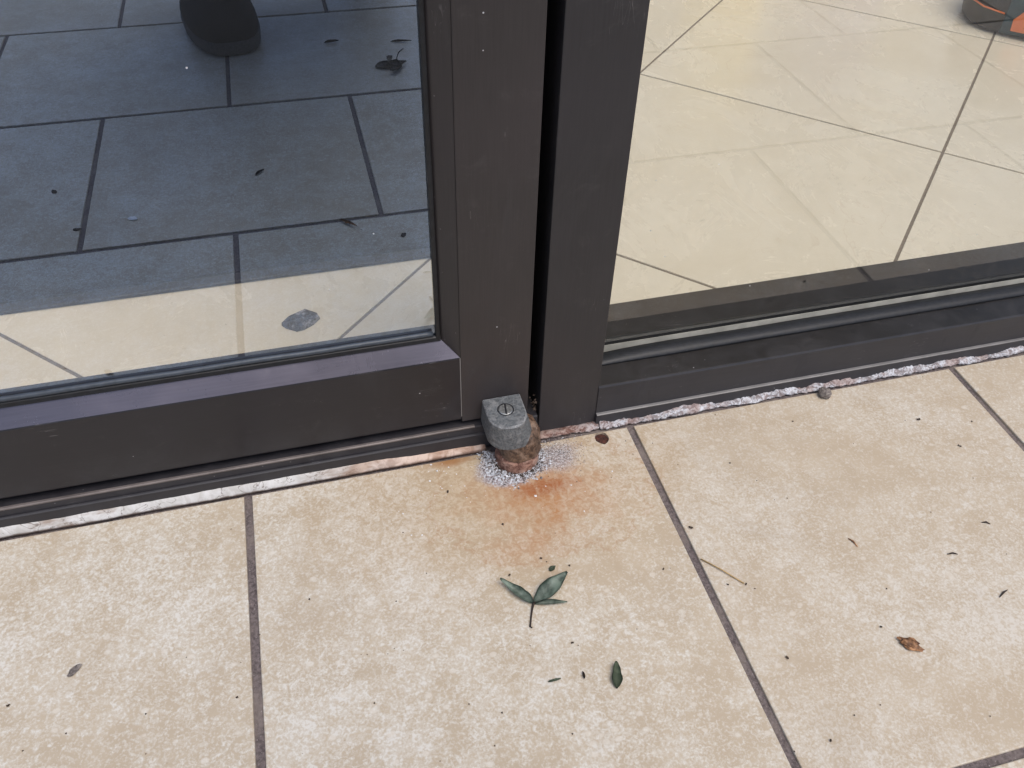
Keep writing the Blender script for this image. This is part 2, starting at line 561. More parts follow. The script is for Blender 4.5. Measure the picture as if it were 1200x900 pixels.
def jitter(me, amp, scale, seed=0.0, zmin=None):
    for v in me.vertices:
        p = v.co * scale + Vector((seed, seed * 2, 0))
        d = Vector((noise.noise(p), noise.noise(p + Vector((9, 0, 0))), noise.noise(p + Vector((0, 9, 0)))))
        v.co += d * amp
        if zmin is not None and v.co.z < zmin: v.co.z = zmin

# ------------------------------------------------------------------ ground and tiled floors
bm = bmesh.new()
bmesh.ops.create_grid(bm, x_segments=1, y_segments=1, size=400)
tag(link('ground', from_bm(bm, 'ground'), MAT['concrete']), kind='structure').location.z = -.06

ext = tag(box('porch_floor', -1700, 2700, -2600, 5, -55, -2.2, MAT['grout'], bev=0, loc=(0, 0, 0)), kind='structure')
PX, PY0, PD, G = 330.0, -336.0, 316.0, 6.2

def poly_tile_mesh(name, poly, th=10.0, ch=.9):
    """tile with softly chamfered rim from a convex outline in mm (z = 0 on top)"""
    n = len(poly)
    cx = sum(p[0] for p in poly) / n; cy = sum(p[1] for p in poly) / n
    def inset(d):
        out = []
        for i in range(n):
            p0, p1, p2 = (Vector(poly[(i + k - 1) % n]) for k in range(3))
            a = (p1 - p0).normalized(); b = (p2 - p1).normalized()
            na = Vector((-a.y, a.x)); nb = Vector((-b.y, b.x))
            den = 1 + na.dot(nb)
            out.append(p1 + (na + nb) * (d / max(den, .15)))
        return out
    bm = bmesh.new()
    rings = []
    for d, z in ((0, -th), (0, -ch), (ch * .3, -ch * .3), (ch, 0)):
        rings.append([bm.verts.new(Vector((p[0], p[1], z)) * MM) for p in inset(d)])
    for a, b in zip(rings, rings[1:]):
        for j in range(n):
            bm.faces.new((a[j], a[(j + 1) % n], b[(j + 1) % n], b[j]))
    bm.faces.new(rings[-1])
    me = from_bm(bm, name)
    me.transform(Matrix.Translation(Vector((-cx, -cy, 0)) * MM))
    return me, (cx, cy)

rows = [(-3.5, PY0 + G / 2)] + [(PY0 - PD * i - G / 2, PY0 - PD * (i + 1) + G / 2) for i in range(7)]
shared = {}
rt = random.Random(3)
for r, (ya, yb) in enumerate(rows):
    off = 0 if r % 2 == 0 else PX / 2
    key = 0 if r == 0 else 1
    if key not in shared:
        hw = (PX - G) / 2; hd = (ya - yb) / 2
        me, _ = poly_tile_mesh('tile', [(-hw, -hd), (hw, -hd), (hw, hd), (-hw, hd)])
        me.materials.append(MAT['tile'])
        shared[key] = me
    for c in range(-5, 8):
        o = bpy.data.objects.new('tile', shared[key])
        o.location = ((c * PX + off + PX / 2) * MM, (ya + yb) / 2 * MM, rt.uniform(-.25, .25) * MM)
        o.rotation_euler = (rt.gauss(0, .0007), rt.gauss(0, .0007), rt.gauss(0, .0006))
        o.parent = ext
        COL.objects.link(o)
        if r == 0 and c == 0:
            home_tile = o

# drilled hole with a rusty bottom beside the jamb
ht = home_tile
ht.data = ht.data.copy()
ht.location.z = 0
ht.rotation_euler = (0, 0, 0)
bm = bmesh.new()
tube_bm(bm, [(301, -10.5, -6), (301, -10.5, 6)], 6.2, 14)
for v in bm.verts:
    v.co.y = -.0105 + (v.co.y + .0105) * 1.15 + .0008 * math.sin(v.co.x * 3000)
cut = link('hole_cutter', from_bm(bm, 'hole_cutter'), MAT['rust_dark'])
md = ht.modifiers.new('hole', 'BOOLEAN')
md.object = cut; md.operation = 'DIFFERENCE'; md.solver = 'EXACT'
bpy.context.view_layer.update()
dg = bpy.context.evaluated_depsgraph_get()
me2 = bpy.data.meshes.new_from_object(ht.evaluated_get(dg))
ht.modifiers.clear()
ht.data = me2
bpy.data.objects.remove(cut)
bm = bmesh.new()
bmesh.ops.create_icosphere(bm, subdivisions=2, radius=1)
for v in bm.verts:
    v.co = Vector((301 + v.co.x * 6.6, -10.5 + v.co.y * 7.4, -2.8 + v.co.z * 1.5)) * MM
me = from_bm(bm, 'rusty_plug'); jitter(me, .0007, 300)
rp = link('rusty_plug', me, MAT['rust_dark'], loc=(.301, -.0105, -.002), smooth=True)
tag(rp, 'dark red rusty plug in the small hole beside the jamb foot', 'plug')

# interior: cream tiles laid at forty-five degrees
inn = tag(box('shop_floor', -1900, 3800, 60, 3600, -55, -1.2, MAT['igrout'], bev=0, loc=(0, 0, 0)), kind='structure')
def clip(poly, f):
    out = []
    for i in range(len(poly)):
        a, b = poly[i], poly[(i + 1) % len(poly)]
        fa, fb = f(a), f(b)
        if fa >= 0: out.append(a)
        if fa * fb < 0:
            t = fa / (fa - fb)
            out.append((a[0] + (b[0] - a[0]) * t, a[1] + (b[1] - a[1]) * t))
    return out
Q = .4405 * 1000          # pitch
s2 = math.sqrt(.5)
U0, V0 = 57.0, 456.0 + 6   # offsets of one joint of either family (along the two diagonals)
IG = 3.6
cnt = 0
full = None
for i in range(-8, 12):
    for j in range(-8, 12):
        # u runs along (1,1)/√2, v along (-1,1)/√2
        v0 = U0 + Q * i; u0 = V0 + Q * j
        h = IG / 2
        sq = [(u0 + h, v0 + h), (u0 + Q - h, v0 + h), (u0 + Q - h, v0 + Q - h), (u0 + h, v0 + Q - h)]
        P4 = [((u - v) * s2, (u + v) * s2) for u, v in sq]
        cl = clip(P4, lambda p: p[1] - 114)
        cl = clip(cl, lambda p: 3550 - p[1]) if cl else cl
        cl = clip(cl, lambda p: p[0] + 1850) if cl else cl
        cl = clip(cl, lambda p: 3750 - p[0]) if cl else cl
        if len(cl) < 3: continue
        area = abs(sum(cl[k][0] * cl[(k + 1) % len(cl)][1] - cl[(k + 1) % len(cl)][0] * cl[k][1] for k in range(len(cl)))) / 2
        if area < 900: continue
        if len(cl) == 4 and cl == P4:
            if full is None:
                full, _ = poly_tile_mesh('tile', P4, ch=.6)
                full.materials.append(MAT['itile'])
            me = full
            cx = sum(p[0] for p in P4) / 4; cy = sum(p[1] for p in P4) / 4
        else:
            me, (cx, cy) = poly_tile_mesh('tile', cl, ch=.6)
            me.materials.append(MAT['itile'])
        o = bpy.data.objects.new('tile', me)
        o.location = (cx * MM, cy * MM, rt.uniform(-.1, .1) * MM)
        o.parent = inn
        COL.objects.link(o)

tag(box('sky_block_wall', -1900, 3800, 3600, 3720, -40, 2900, MAT['wall'], bev=0, loc=(.95, 3.6, 0)),
    'plain warm white unseen back wall of the shop, added to block low sky', 'wall')  # out of view, added to keep low sky out of the frame reflections
tag(box('sky_block_ceiling', -1900, 3800, 1500, 3598, 2700, 2760, MAT['ceiling'], bev=0, loc=(.95, 2.5, 2.7)), kind='structure')  # unseen partial ceiling, added so the sill mirrors it instead of sky

# ------------------------------------------------------------------ storefront: sidelight
sl = empty('sidelight_window', (.274, .06, 0), 'fixed dark bronze framed window right of the pivot with cream tiles behind it', 'window')
box('jamb', 248, 300.5, 8, 112, .5, 2400, MAT['bronze_jamb'], sl, bev=.7, seg=2)
box('door_stop', 226, 248.3, 57, 70, 22, 2100, MAT['dark'], sl, bev=.5)
box('weatherstrip', 229, 245, 52, 57.2, 24, 2098, MAT['rubber'], sl, bev=1.5)
box('jamb', 1560, 1612, 8, 112, .5, 2400, MAT['bronze_v'], sl, bev=.7, seg=2)
# sill: flashing lip, face and top
prism_x('flashing', [(4.5, .5), (4.5, 12.3), (5.4, 13.2), (9, 13.2), (9, .5)], 300.2, 1560.2, MAT['bronze_sill'], sl)
prism_x('flashing_edge', [(4.3, 12.6), (4.3, 13.1), (5.0, 13.5), (7.4, 13.6), (7.4, 13.0)], 300.4, 1560, MAT['alu'], sl)
prism_x('sill', [(7.2, 13.1), (7.2, 43.8), (8.0, 45), (112, 45), (112, .5), (9.2, .5), (9.2, 13.1)], 300.2, 1560.2, MAT['bronze_sill'], sl)
box('sill_dim_reflection', 300.3, 1560, 8.6, 111.6, 44.6, 45.25, MAT['bronze_dim_reflection'], sl, bev=.2)  # thin sheet that paints the dark reflection onto the sill top
box('head', 300.5, 1560, 8, 112, 2350, 2400, MAT['bronze_h'], sl)
def wavy_gasket(name, parent):
    n = 160
    bm = bmesh.new()
    rings = []
    for i in range(n + 1):
        x = 300.6 + (1559 - 300.6) * i / n
        wv = noise.noise(Vector((x * .012, 0, 3))) * 1.1
        e = math.exp(-(x - 300) / 22.0) * 4.0        # it curls at the jamb
        pr = [(32 + wv * .6, 44.9), (32.4 + wv * .6, 47.0 - e * .3), (36, 49.4 - wv * .4 - e * .5), (42, 49.8 - wv * .5 - e), (47.3, 48.6 - wv * .6 - e), (47.6, 44.9)]
        rings.append([bm.verts.new(Vector((x, y, z)) * MM) for y, z in pr])
    for a, b in zip(rings, rings[1:]):
        for j in range(6):
            bm.faces.new((a[j], a[(j + 1) % 6], b[(j + 1) % 6], b[j]))
    bm.faces.new(rings[0]); bm.faces.new(rings[-1])
    return link(name, from_bm(bm, name), MAT['rubber'], parent, smooth=True)
wavy_gasket('gasket', sl)
prism_x('gasket', [(54.4, 44.9), (54.2, 52), (56, 53.5), (60, 52), (62, 44.9)], 300.7, 1559, MAT['rubber'], sl)
prism_x('glazing_tape', [(47.65, 45), (47.65, 54.2), (47.95, 54.2), (47.95, 45)], 300.8, 1558, MAT['tape'], sl)

def glass_pane(x0, x1, y0, y1, z0, z1, parent, mat):
    bm = box_bm(x0, x1, y0, y1, z0, z1, 0)
    bmesh.ops.recalc_face_normals(bm, faces=bm.faces)
    for f in bm.faces:
        f.material_index = 0 if f.normal.y < -.5 else 1
    me = bpy.data.meshes.new('glass')
    bm.to_mesh(me); bm.free()
    return link('glass', me, [mat, MAT['glass_back']], parent)
glass_pane(300.9, 1559.6, 48, 54, 45.4, 2349, sl, MAT['glass_side'])
# crumbling sealant where the sill meets the tiles
def rough_bead(name, x0, x1, yf, zf, mat, parent, step=1.6, seed=0.0, jit=1.2):
    n = int((x1 - x0) / step)
    bm = bmesh.new()
    rings = []
    for i in range(n + 1):
        x = x0 + (x1 - x0) * i / n
        yy = yf(x); zz = zf(x)
        pr = [(9, .0), (yy - .5, .0), (yy, zz * .25), (yy + (4.6 - yy) * .35, zz * .62), (yy + (4.6 - yy) * .75, zz * .92), (4.8, zz), (9, zz * .98)]
        rings.append([bm.verts.new((Vector((x, y, z)) + Vector((noise.noise(Vector((x * .28, k * 3.1, seed))), noise.noise(Vector((x * .17, k * 2.3, seed + 5))) + .6 * noise.noise(Vector((x * .5, k * 2.3, seed + 5))), noise.noise(Vector((x * .14, k * 1.7, seed + 9))) + .6 * noise.noise(Vector((x * .45, k * 1.7, seed + 9))) if z > 0 else 0)) * (jit if 0 < k < 6 else 0)) * MM) for k, (y, z) in enumerate(pr)])
    for a, b in zip(rings, rings[1:]):
        for j in range(7):
            bm.faces.new((a[j], a[(j + 1) % 7], b[(j + 1) % 7], b[j]))
    bm.faces.new(rings[0]); bm.faces.new(rings[-1])
    return link(name, from_bm(bm, name), mat, parent, smooth=True)
rough_bead('sealant', 303, 1540, lambda x: -.6 + 2.6 * noise.noise(Vector((x * .03, 2, 0))), lambda x: max(.4, 2.9 + 4.6 * noise.noise(Vector((x * .022, 7, 0))) + 2.4 * noise.noise(Vector((x * .09, 7, 4))) + 1.6 * noise.noise(Vector((x * .4, 7, 8)))), MAT['crust'], sl, step=1.1, seed=1.0, jit=1.5)
rough_bead('sealant', 246.5, 302.5, lambda x: 1.0 + 1.4 * noise.noise(Vector((x * .06, 5, 0))), lambda x: 2.0 + 1.6 * noise.noise(Vector((x * .1, 1, 0))), MAT['crust'], sl, seed=3.0, jit=1.6)

# ------------------------------------------------------------------ door threshold
th = empty('door_threshold', (-.2, .05, 0), 'low dark bronze threshold under the glass door with white sealant along its foot', 'threshold')
prism_x('threshold_bar', [(3, .5), (3, 16), (3.6, 17), (5.2, 17.2), (6.2, 23.4), (7.2, 24.6), (110, 24.6), (110, .5)], -690, 246, MAT['bronze_h'], th)
prism_x('ridge', [(2.7, 16.2), (2.7, 17.1), (3.4, 17.7), (4.6, 17.8), (4.6, 16.4)], -690, 191, MAT['bronze_sill'], th)
prism_x('ridge', [(5.9, 23.6), (5.9, 24.7), (6.6, 25.3), (8.4, 25.3), (8.4, 23.8)], -690, 191, MAT['alu'] if False else plain('worn_brown_edge', (.145, .125, .12), .45, .2, .3, 30), th)
rough_bead('sealant', -690, 199, lambda x: -1.4 + .7 * noise.noise(Vector((x * .02, 3, 0))), lambda x: 8.4 + 1.4 * noise.noise(Vector((x * .025, 8, 0))) - (4.0 if x > 110 else 0) * min(1, (x - 110) / 80), MAT['caulk'], th, step=4, seed=6.0, jit=.35)

# ------------------------------------------------------------------ glass door leaf
dr = empty('glass_door', (.2, .03, .025), 'dark bronze framed glass door leaf with a dark mat seen through its pane', 'door')
DX0, DX1, DT = -677.0, 238.0, 2090.0
RX = 181.0               # inner edge of the pivot stile
LX = DX0 + 57
RT = 102.0               # top of bottom rail
TT = DT - 57
box('stile', RX, DX1, 10, 54, 29, DT, MAT['bronze_v'], dr, bev=.9, seg=2)
box('stile', DX0, LX, 10, 54, 29, DT, MAT['bronze_v'], dr, bev=.9, seg=2)
prism_x('bottom_rail', [(13.5, 29), (10.9, 31.6), (10, 33.5), (10, 101), (10.6, 102), (54, 102), (54, 29)], LX + .3, RX - .5, MAT['bronze_h'], dr)
box('top_rail', LX + .3, RX - .5, 10, 54, TT, DT, MAT['bronze_h'], dr, bev=.9)
box('joint_seam', RX - .55, RX + .15, 9.8, 12, 36, 101.4, MAT['alu'], dr, bev=0)
box('door_sweep', LX, RX, 24, 34, 24.9, 30, MAT['rubber'], dr, bev=.5)
BH = 13.6                # bevelled glazing beads, mitred
ix0, ix1, iz0, iz1 = LX, RX, RT, TT
def bead(name, a0, a1, b0, b1, yf, yb, mat):
    """bead between the outer edge a0-a1 (at yf) and the inner edge b0-b1 (at yb)"""
    (xa, za), (xb, zb), (xc, zc), (xd, zd) = a0, a1, b0, b1
    hexa(name, ([(xa, yf, za), (xa, yb, za), (xc, yb, zc)], [(xb, yf, zb), (xb, yb, zb), (xd, yb, zd)]), mat, dr)
e = .25
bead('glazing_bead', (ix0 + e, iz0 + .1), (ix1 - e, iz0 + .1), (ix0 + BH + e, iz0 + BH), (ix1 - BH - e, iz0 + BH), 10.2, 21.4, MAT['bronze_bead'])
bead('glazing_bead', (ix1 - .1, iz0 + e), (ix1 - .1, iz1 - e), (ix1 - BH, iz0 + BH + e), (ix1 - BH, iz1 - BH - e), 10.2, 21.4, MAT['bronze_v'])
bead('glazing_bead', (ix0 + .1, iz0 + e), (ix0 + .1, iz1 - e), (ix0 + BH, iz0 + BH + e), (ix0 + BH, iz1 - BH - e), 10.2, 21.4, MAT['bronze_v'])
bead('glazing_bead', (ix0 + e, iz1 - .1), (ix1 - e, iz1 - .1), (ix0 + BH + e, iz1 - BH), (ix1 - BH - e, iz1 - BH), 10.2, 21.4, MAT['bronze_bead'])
# gaskets
prism_x('gasket', [(18.6, 115), (19.2, 118.2), (20.2, 119.0), (22.2, 119.0), (22.2, 114)], LX + BH, RX - BH + .4, MAT['rubber'], dr)
tube('gasket', [(x, 20.6, 121.6 + .5 * noise.noise(Vector((x * .02, 0, 0)))) for x in range(int(LX + BH), int(RX - BH) + 1, 6)], 2.1, plain('dusty_grey_rubber', (.045, .056, .072), .4, var=.2, scale=180, bump=.2), dr)
box('gasket', RX - BH - 3.2, RX - BH + .3, 18.8, 22.3, iz0 + BH - 1, iz1 - BH, MAT['rubber'], dr, bev=1.0, seg=2)
glass_pane(LX - 3, RX + 3 - 5, 22.4, 28.4, 104, TT + 10, dr, MAT['glass'])
# inside beads
for nm, a in (('inner_bead', ([(ix0 + .3, 54, iz0 + .1), (ix0 + .3, 28.6, iz0 + .1), (ix0 + BH, 28.6, iz0 + BH - 1)], [(ix1 - .3, 54, iz0 + .1), (ix1 - .3, 28.6, iz0 + .1), (ix1 - BH, 28.6, iz0 + BH - 1)])),
              ('inner_bead', ([(ix1 - .1, 54, iz0 + .4), (ix1 - .1, 28.6, iz0 + .4), (ix1 - BH, 28.6, iz0 + BH)], [(ix1 - .1, 54, iz1), (ix1 - .1, 28.6, iz1), (ix1 - BH, 28.6, iz1 - BH)]))):
    hexa(nm, a, MAT['bronze_h'], dr)

# pivot arm: a D-shaped cast shoe standing out of the stile foot
def d_ring(xc, hw, yb, yf, z, n=14, flat=.5):
    """D outline: straight back at yb, straight flanks, round nose at yf"""
    pts = [(xc - hw, yb, z), (xc - hw * 1.0, yb + (yf - yb) * flat, z)]
    y0 = yb + (yf - yb) * flat
    for i in range(1, n):
        a = math.pi * i / n
        pts.append((xc - hw * math.cos(a), y0 + (yf - y0) * math.sin(a) ** .85, z))
    pts += [(xc + hw, y0, z), (xc + hw, yb, z)]
    return pts
def loft(name, rings, mat, parent, loc=None, jit=0.0, smooth=True, split=38):
    bm = bmesh.new()
    R = [[bm.verts.new(Vector(p) * MM) for p in r] for r in rings]
    m = len(rings[0])
    for a, b in zip(R, R[1:]):
        for j in range(m):
            bm.faces.new((a[j], a[(j + 1) % m], b[(j + 1) % m], b[j]))
    bm.faces.new(R[0]); bm.faces.new(R[-1])
    me = from_bm(bm, name)
    if jit: jitter(me, jit * MM, 220)
    o = link(name, me, mat, parent, loc, smooth)
    if smooth:
        md = o.modifiers.new('edges', 'EDGE_SPLIT'); md.split_angle = math.radians(split)
    return o
pv = loft('pivot_arm', [d_ring(216.8, 19.0, 9.5, -28.4, 27.0), d_ring(216.7, 19.8, 9.5, -29.4, 28.0), d_ring(215.6, 18.2, 9.5, -28.2, 39), d_ring(214.4, 16.2, 9.5, -26.4, 50.4),
                        d_ring(214.3, 15.2, 9.5, -25.2, 51.6), d_ring(214.3, 15.0, 9.5, -25.0, 51.62)], MAT['cast'], dr, jit=.45, split=24)
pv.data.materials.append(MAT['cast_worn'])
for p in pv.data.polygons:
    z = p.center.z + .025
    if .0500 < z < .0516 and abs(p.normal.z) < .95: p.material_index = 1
scr = tube('screw', [(214.4, -5.5, 50), (214.4, -5.5, 51.7), (214.4, -5.5, 52.2)], [6.0, 6.0, 5.4], MAT['screw'], pv, 20, smooth=False)
bm = bmesh.new()
for r0, r1, z0, z1 in ((6.05, 7.0, 51.45, 51.75),):
    ra = [[bm.verts.new(Vector((214.4 + r * math.cos(2 * math.pi * i / 24), -5.5 + r * math.sin(2 * math.pi * i / 24), z)) * MM) for i in range(24)] for r, z in ((r0, z0), (r0, z1), (r1, z1), (r1, z0))]
    for a, b in zip(ra, ra[1:] + ra[:1]):
        for i in range(24):
            bm.faces.new((a[i], a[(i + 1) % 24], b[(i + 1) % 24], b[i]))
link('screw_recess', from_bm(bm, 'screw_recess'), MAT['dark'], pv)
bm = box_bm(-.75, .75, -5.6, 5.6, 0, .5, 0)
bmesh.ops.rotate(bm, verts=bm.verts, cent=(0, 0, 0), matrix=Matrix.Rotation(math.radians(-8), 3, 'Z'))
bmesh.ops.translate(bm, verts=bm.verts, vec=Vector((214.4, -5.5, 51.95)) * MM)
link('slot', from_bm(bm, 'slot'), MAT['dark'], scr)

# floor bearing under the arm
fb = empty('floor_pivot', (.221, -.012, 0), 'rusty round floor bearing under the grey pivot arm, ringed with lime powder', 'pivot')
def circ(xc, yc, r, z, n=28, wob=0.0, ph=0.0):
    return [(xc + (r + wob * math.sin(3 * a + ph)) * math.cos(a), yc + (r + wob * math.sin(2 * a + ph)) * math.sin(a), z) for a in [2 * math.pi * i / n for i in range(n)]]
loft('base_ring', [circ(223, -15, 18.6, .2, wob=.6), circ(223, -15, 18.4, 5, wob=.6), circ(223, -15, 17.8, 10, wob=.5), circ(223.5, -14.6, 16.4, 12.4, wob=.5), circ(223.5, -14, 12, 12.8)], MAT['rust_base'], fb, jit=1.2)
loft('bearing_collar', [circ(224, -13.4, 15.5, 11.6, wob=.5, ph=1), circ(224.4, -13.8, 18.6, 12.4, wob=.9, ph=1), circ(224.6, -13.4, 18.8, 15, wob=.6, ph=1), circ(225, -11.6, 17.2, 21, wob=.6, ph=1), circ(225.4, -10.2, 17.4, 28, wob=.5, ph=2), circ(225, -8, 15.5, 33), circ(222, -5, 10, 36)], MAT['rust_collar'], fb, jit=1.3)
# lime powder heaped round the bearing (nobody could count the grains)
def lump(bm, p, r, squash=.7, rnd=random):
    vs = []
    q = Matrix.Rotation(rnd.uniform(0, 6.28), 3, 'Z')
    for d in ((1, 0, 0), (-1, 0, 0), (0, 1, 0), (0, -1, 0), (0, 0, 1), (0, 0, -1)):
        v = q @ Vector(d) * r * rnd.uniform(.6, 1.25)
        v.z *= squash
        vs.append(bm.verts.new((Vector(p) + v) * MM))
    for a, b, c in ((0, 2, 4), (2, 1, 4), (1, 3, 4), (3, 0, 4), (2, 0, 5), (1, 2, 5), (3, 1, 5), (0, 3, 5)):
        bm.faces.new((vs[a], vs[b], vs[c]))
rg = random.Random(11)
for nm, mat, frac, lab in (('lime_powder', MAT['lime'], .55, 'white lime powder heaped round the rusty floor bearing'), ('dark_grit', MAT['gritpale'], .45, 'dark rust grit mixed into the powder round the floor bearing')):
    bm = bmesh.new()
    for i in range(int(3200 * frac)):
        a = rg.uniform(math.pi * .82, math.pi * 2.12)
        t = abs(rg.gauss(0, 1))
        left = math.cos(a) < -.1
        rr = 18.2 + t * (5.6 if left else 4.0)
        rr += 5.5 * noise.noise(Vector((math.cos(a) * 3.2, math.sin(a) * 3.2, 2))) + 2.5 * noise.noise(Vector((math.cos(a) * 9, math.sin(a) * 9, 5)))
        x = 221 + rr * math.cos(a) * 1.08; y = -15 + rr * math.sin(a) * .98
        if y > 0: continue
        lump(bm, (x, y, .1 + max(0, 2.4 - t * 1.6) * rg.random()), (rg.uniform(.2, .6) if rg.random() < .8 else rg.uniform(.6, 1.4 if left else .9)), rnd=rg)
    for i in range(70):
        a = rg.uniform(math.pi * .85, math.pi * 1.95)
        rr = 18.5 + abs(rg.gauss(0, 5))
        x = 221 + rr * math.cos(a) * 1.05; y = -15 + rr * math.sin(a)
        if y < -1: lump(bm, (x, y, .4), rg.uniform(.8, 1.9), .8, rg)
    for i in range(int((700 if nm == 'lime_powder' else 2600) * frac)):
        x = rg.gauss(254, 13); y = rg.gauss(-18, 9)
        if y > -1 or x < 236: continue
        lump(bm, (x, y, .1), rg.uniform(.2, .55), rnd=rg)
    tag(link(nm, from_bm(bm, nm), mat, loc=(.22, -.02, 0)), lab, 'powder', kind='stuff')
bm = bmesh.new()
for i in range(420):
    a = rg.uniform(math.pi * 1.02, math.pi * 1.98)
    rr = 18.6 + abs(rg.gauss(0, 1.6))
    lump(bm, (222.5 + rr * math.cos(a), -15 + rr * math.sin(a), .3 + rg.random()), rg.uniform(.3, 1.0), rnd=rg)
tag(link('grime', from_bm(bm, 'grime'), MAT['grit'], loc=(.222, -.03, 0)), 'black grime packed round the foot of the floor bearing', 'grime', kind='stuff')
# rust crumbs in the gap between door and jamb
bm = bmesh.new()
for i in range(16):
    lump(bm, (rg.uniform(239.5, 246), rg.uniform(4, 20), 25 + rg.random() * 4 + abs(rg.gauss(0, 8))), rg.uniform(.5, 2.0), .9, rg)
tag(link('rust_crumbs', from_bm(bm, 'rust_crumbs'), MAT['grit'], loc=(.242, .01, .025)), 'rust crumbs lodged in the gap between door and jamb', 'rust', kind='stuff')

# ------------------------------------------------------------------ things lying on the porch
def leaf_mesh(L, Wd, curl, fold, bend=0.0, n=12, seed=0.0, tip=1.0):
    """leaf along +X: a folded, curling blade with thickness (mm)"""
    bm = bmesh.new()
    rows_ = []
    for i in range(n + 1):
        t = i / n
        hw = Wd * .5 * (math.sin(math.pi * min(1, t ** .8 * .96 + .02)) ** .75) * (1 - .15 * t * tip) + .12
        hw *= 1 + .22 * noise.noise(Vector((t * 4.5, 1, seed * 3.7)))
        x = L * t
        row = []
        for k in range(-3, 4):
            s = k / 3
            y = s * hw * math.cos(fold * abs(s)) + bend * t * t
            z = 1.0 + hw * math.sin(fold * abs(s)) * abs(s) + curl * (t - .2) ** 2 + .55 * noise.noise(Vector((x * .22, s * 2, seed)))
            row.append(bm.verts.new(Vector((x, y, max(z, .4))) * MM))
        rows_.append(row)
    for a, b in zip(rows_, rows_[1:]):
        for k in range(6):
            bm.faces.new((a[k], a[k + 1], b[k + 1], b[k]))
    bmesh.ops.solidify(bm, geom=bm.faces[:], thickness=.28 * MM)
    bmesh.ops.recalc_face_normals(bm, faces=bm.faces)
    me = bpy.data.meshes.new('leaf'); bm.to_mesh(me); bm.free()
    for p in me.polygons: p.use_smooth = True
    return me

def put_leaf(name, x, y, ang, me, mat, parent=None, z=0.0):
    me.materials.append(mat)
    o = bpy.data.objects.new(name, me)
    base = wloc(parent) if parent else Vector((0, 0, 0))
    o.location = Vector((x * MM, y * MM, z * MM)) - base
    o.rotation_euler = (0, 0, ang)
    o.parent = parent
    COL.objects.link(o)
    return o

sp = empty('leaf_sprig', (.198, -.155, 0), 'fallen grey-green sprig of three narrow leaves on a thin dark stem', 'sprig')
put_leaf('leaf', 198, -154.5, math.atan2(23.5, -18), leaf_mesh(30, 11, 9, .75, 1.5, seed=1), MAT['leaf'], sp)
put_leaf('leaf', 198.5, -154.5, math.atan2(15.5, 30), leaf_mesh(35, 15, 8, .55, 1.0, seed=2), MAT['leaf'], sp)
put_leaf('leaf', 199, -155.3, math.atan2(-3.5, 22), leaf_mesh(24, 7.0, 2, 1.05, -1.0, seed=3), MAT['leaf'], sp)
tube('stem', [(200, -153.6, 1.3), (198, -155, 1.2), (195.6, -160, 1.3), (193.2, -166, 1.0), (191, -172, .9), (192, -173.2, .9)], [.5, 1.0, .75, .7, .75, .5], MAT['twig'], sp, 7)

o = put_leaf('fallen_leaf', 235.5, -231, math.atan2(16, 6.5), leaf_mesh(18.5, 9.5, 4.5, .7, 1.5, seed=4), MAT['leaf_dk'])
tag(o, 'small dark green fallen leaf lying alone near the front of the porch', 'leaf')
o = put_leaf('leaf_scrap', 217.5, -130.5, .5, leaf_mesh(6.5, 4.2, .5, .3, 0, 6, seed=5), MAT['leaf_dk'])
tag(o, 'tiny green leaf scrap just behind the sprig', 'leaf')
o = put_leaf('leaf_shred', 191.5, -215, .02, leaf_mesh(9.5, 1.8, .2, .2, 0, 6, seed=6), MAT['leaf_dk'])
tag(o, 'thin green leaf shred left of the small dark leaf', 'leaf')
o = put_leaf('dry_seed', 216.5, -219, 1.5, leaf_mesh(5.5, 2.6, .3, .9, 0, 6, seed=7), MAT['twig'])
tag(o, 'small brown seed between the green shred and the dark leaf', 'seed')

def shard(name, x, y, sx, sy, h, ang, mat, label, cat, seed=0.0, kind=None, sub=2, rough=.35, group=None, z0=0.0):
    bm = bmesh.new()
    bmesh.ops.create_icosphere(bm, subdivisions=sub, radius=1)
    for v in bm.verts:
        p = v.co.copy()
        f = 1 + rough * noise.noise(p * 1.7 + Vector((seed, 0, 0))) + rough * .5 * noise.noise(p * 4 + Vector((seed, 3, 0)))
        v.co = Vector((p.x * sx * f, p.y * sy * f, h + p.z * h * f)) * MM
        if v.co.z < .0001: v.co.z = .0001
    me = from_bm(bm, name)
    o = link(name, me, mat)
    o.location = (x * MM, y * MM, z0 * MM); o.rotation_euler.z = ang
    return tag(o, label, cat, group, kind)
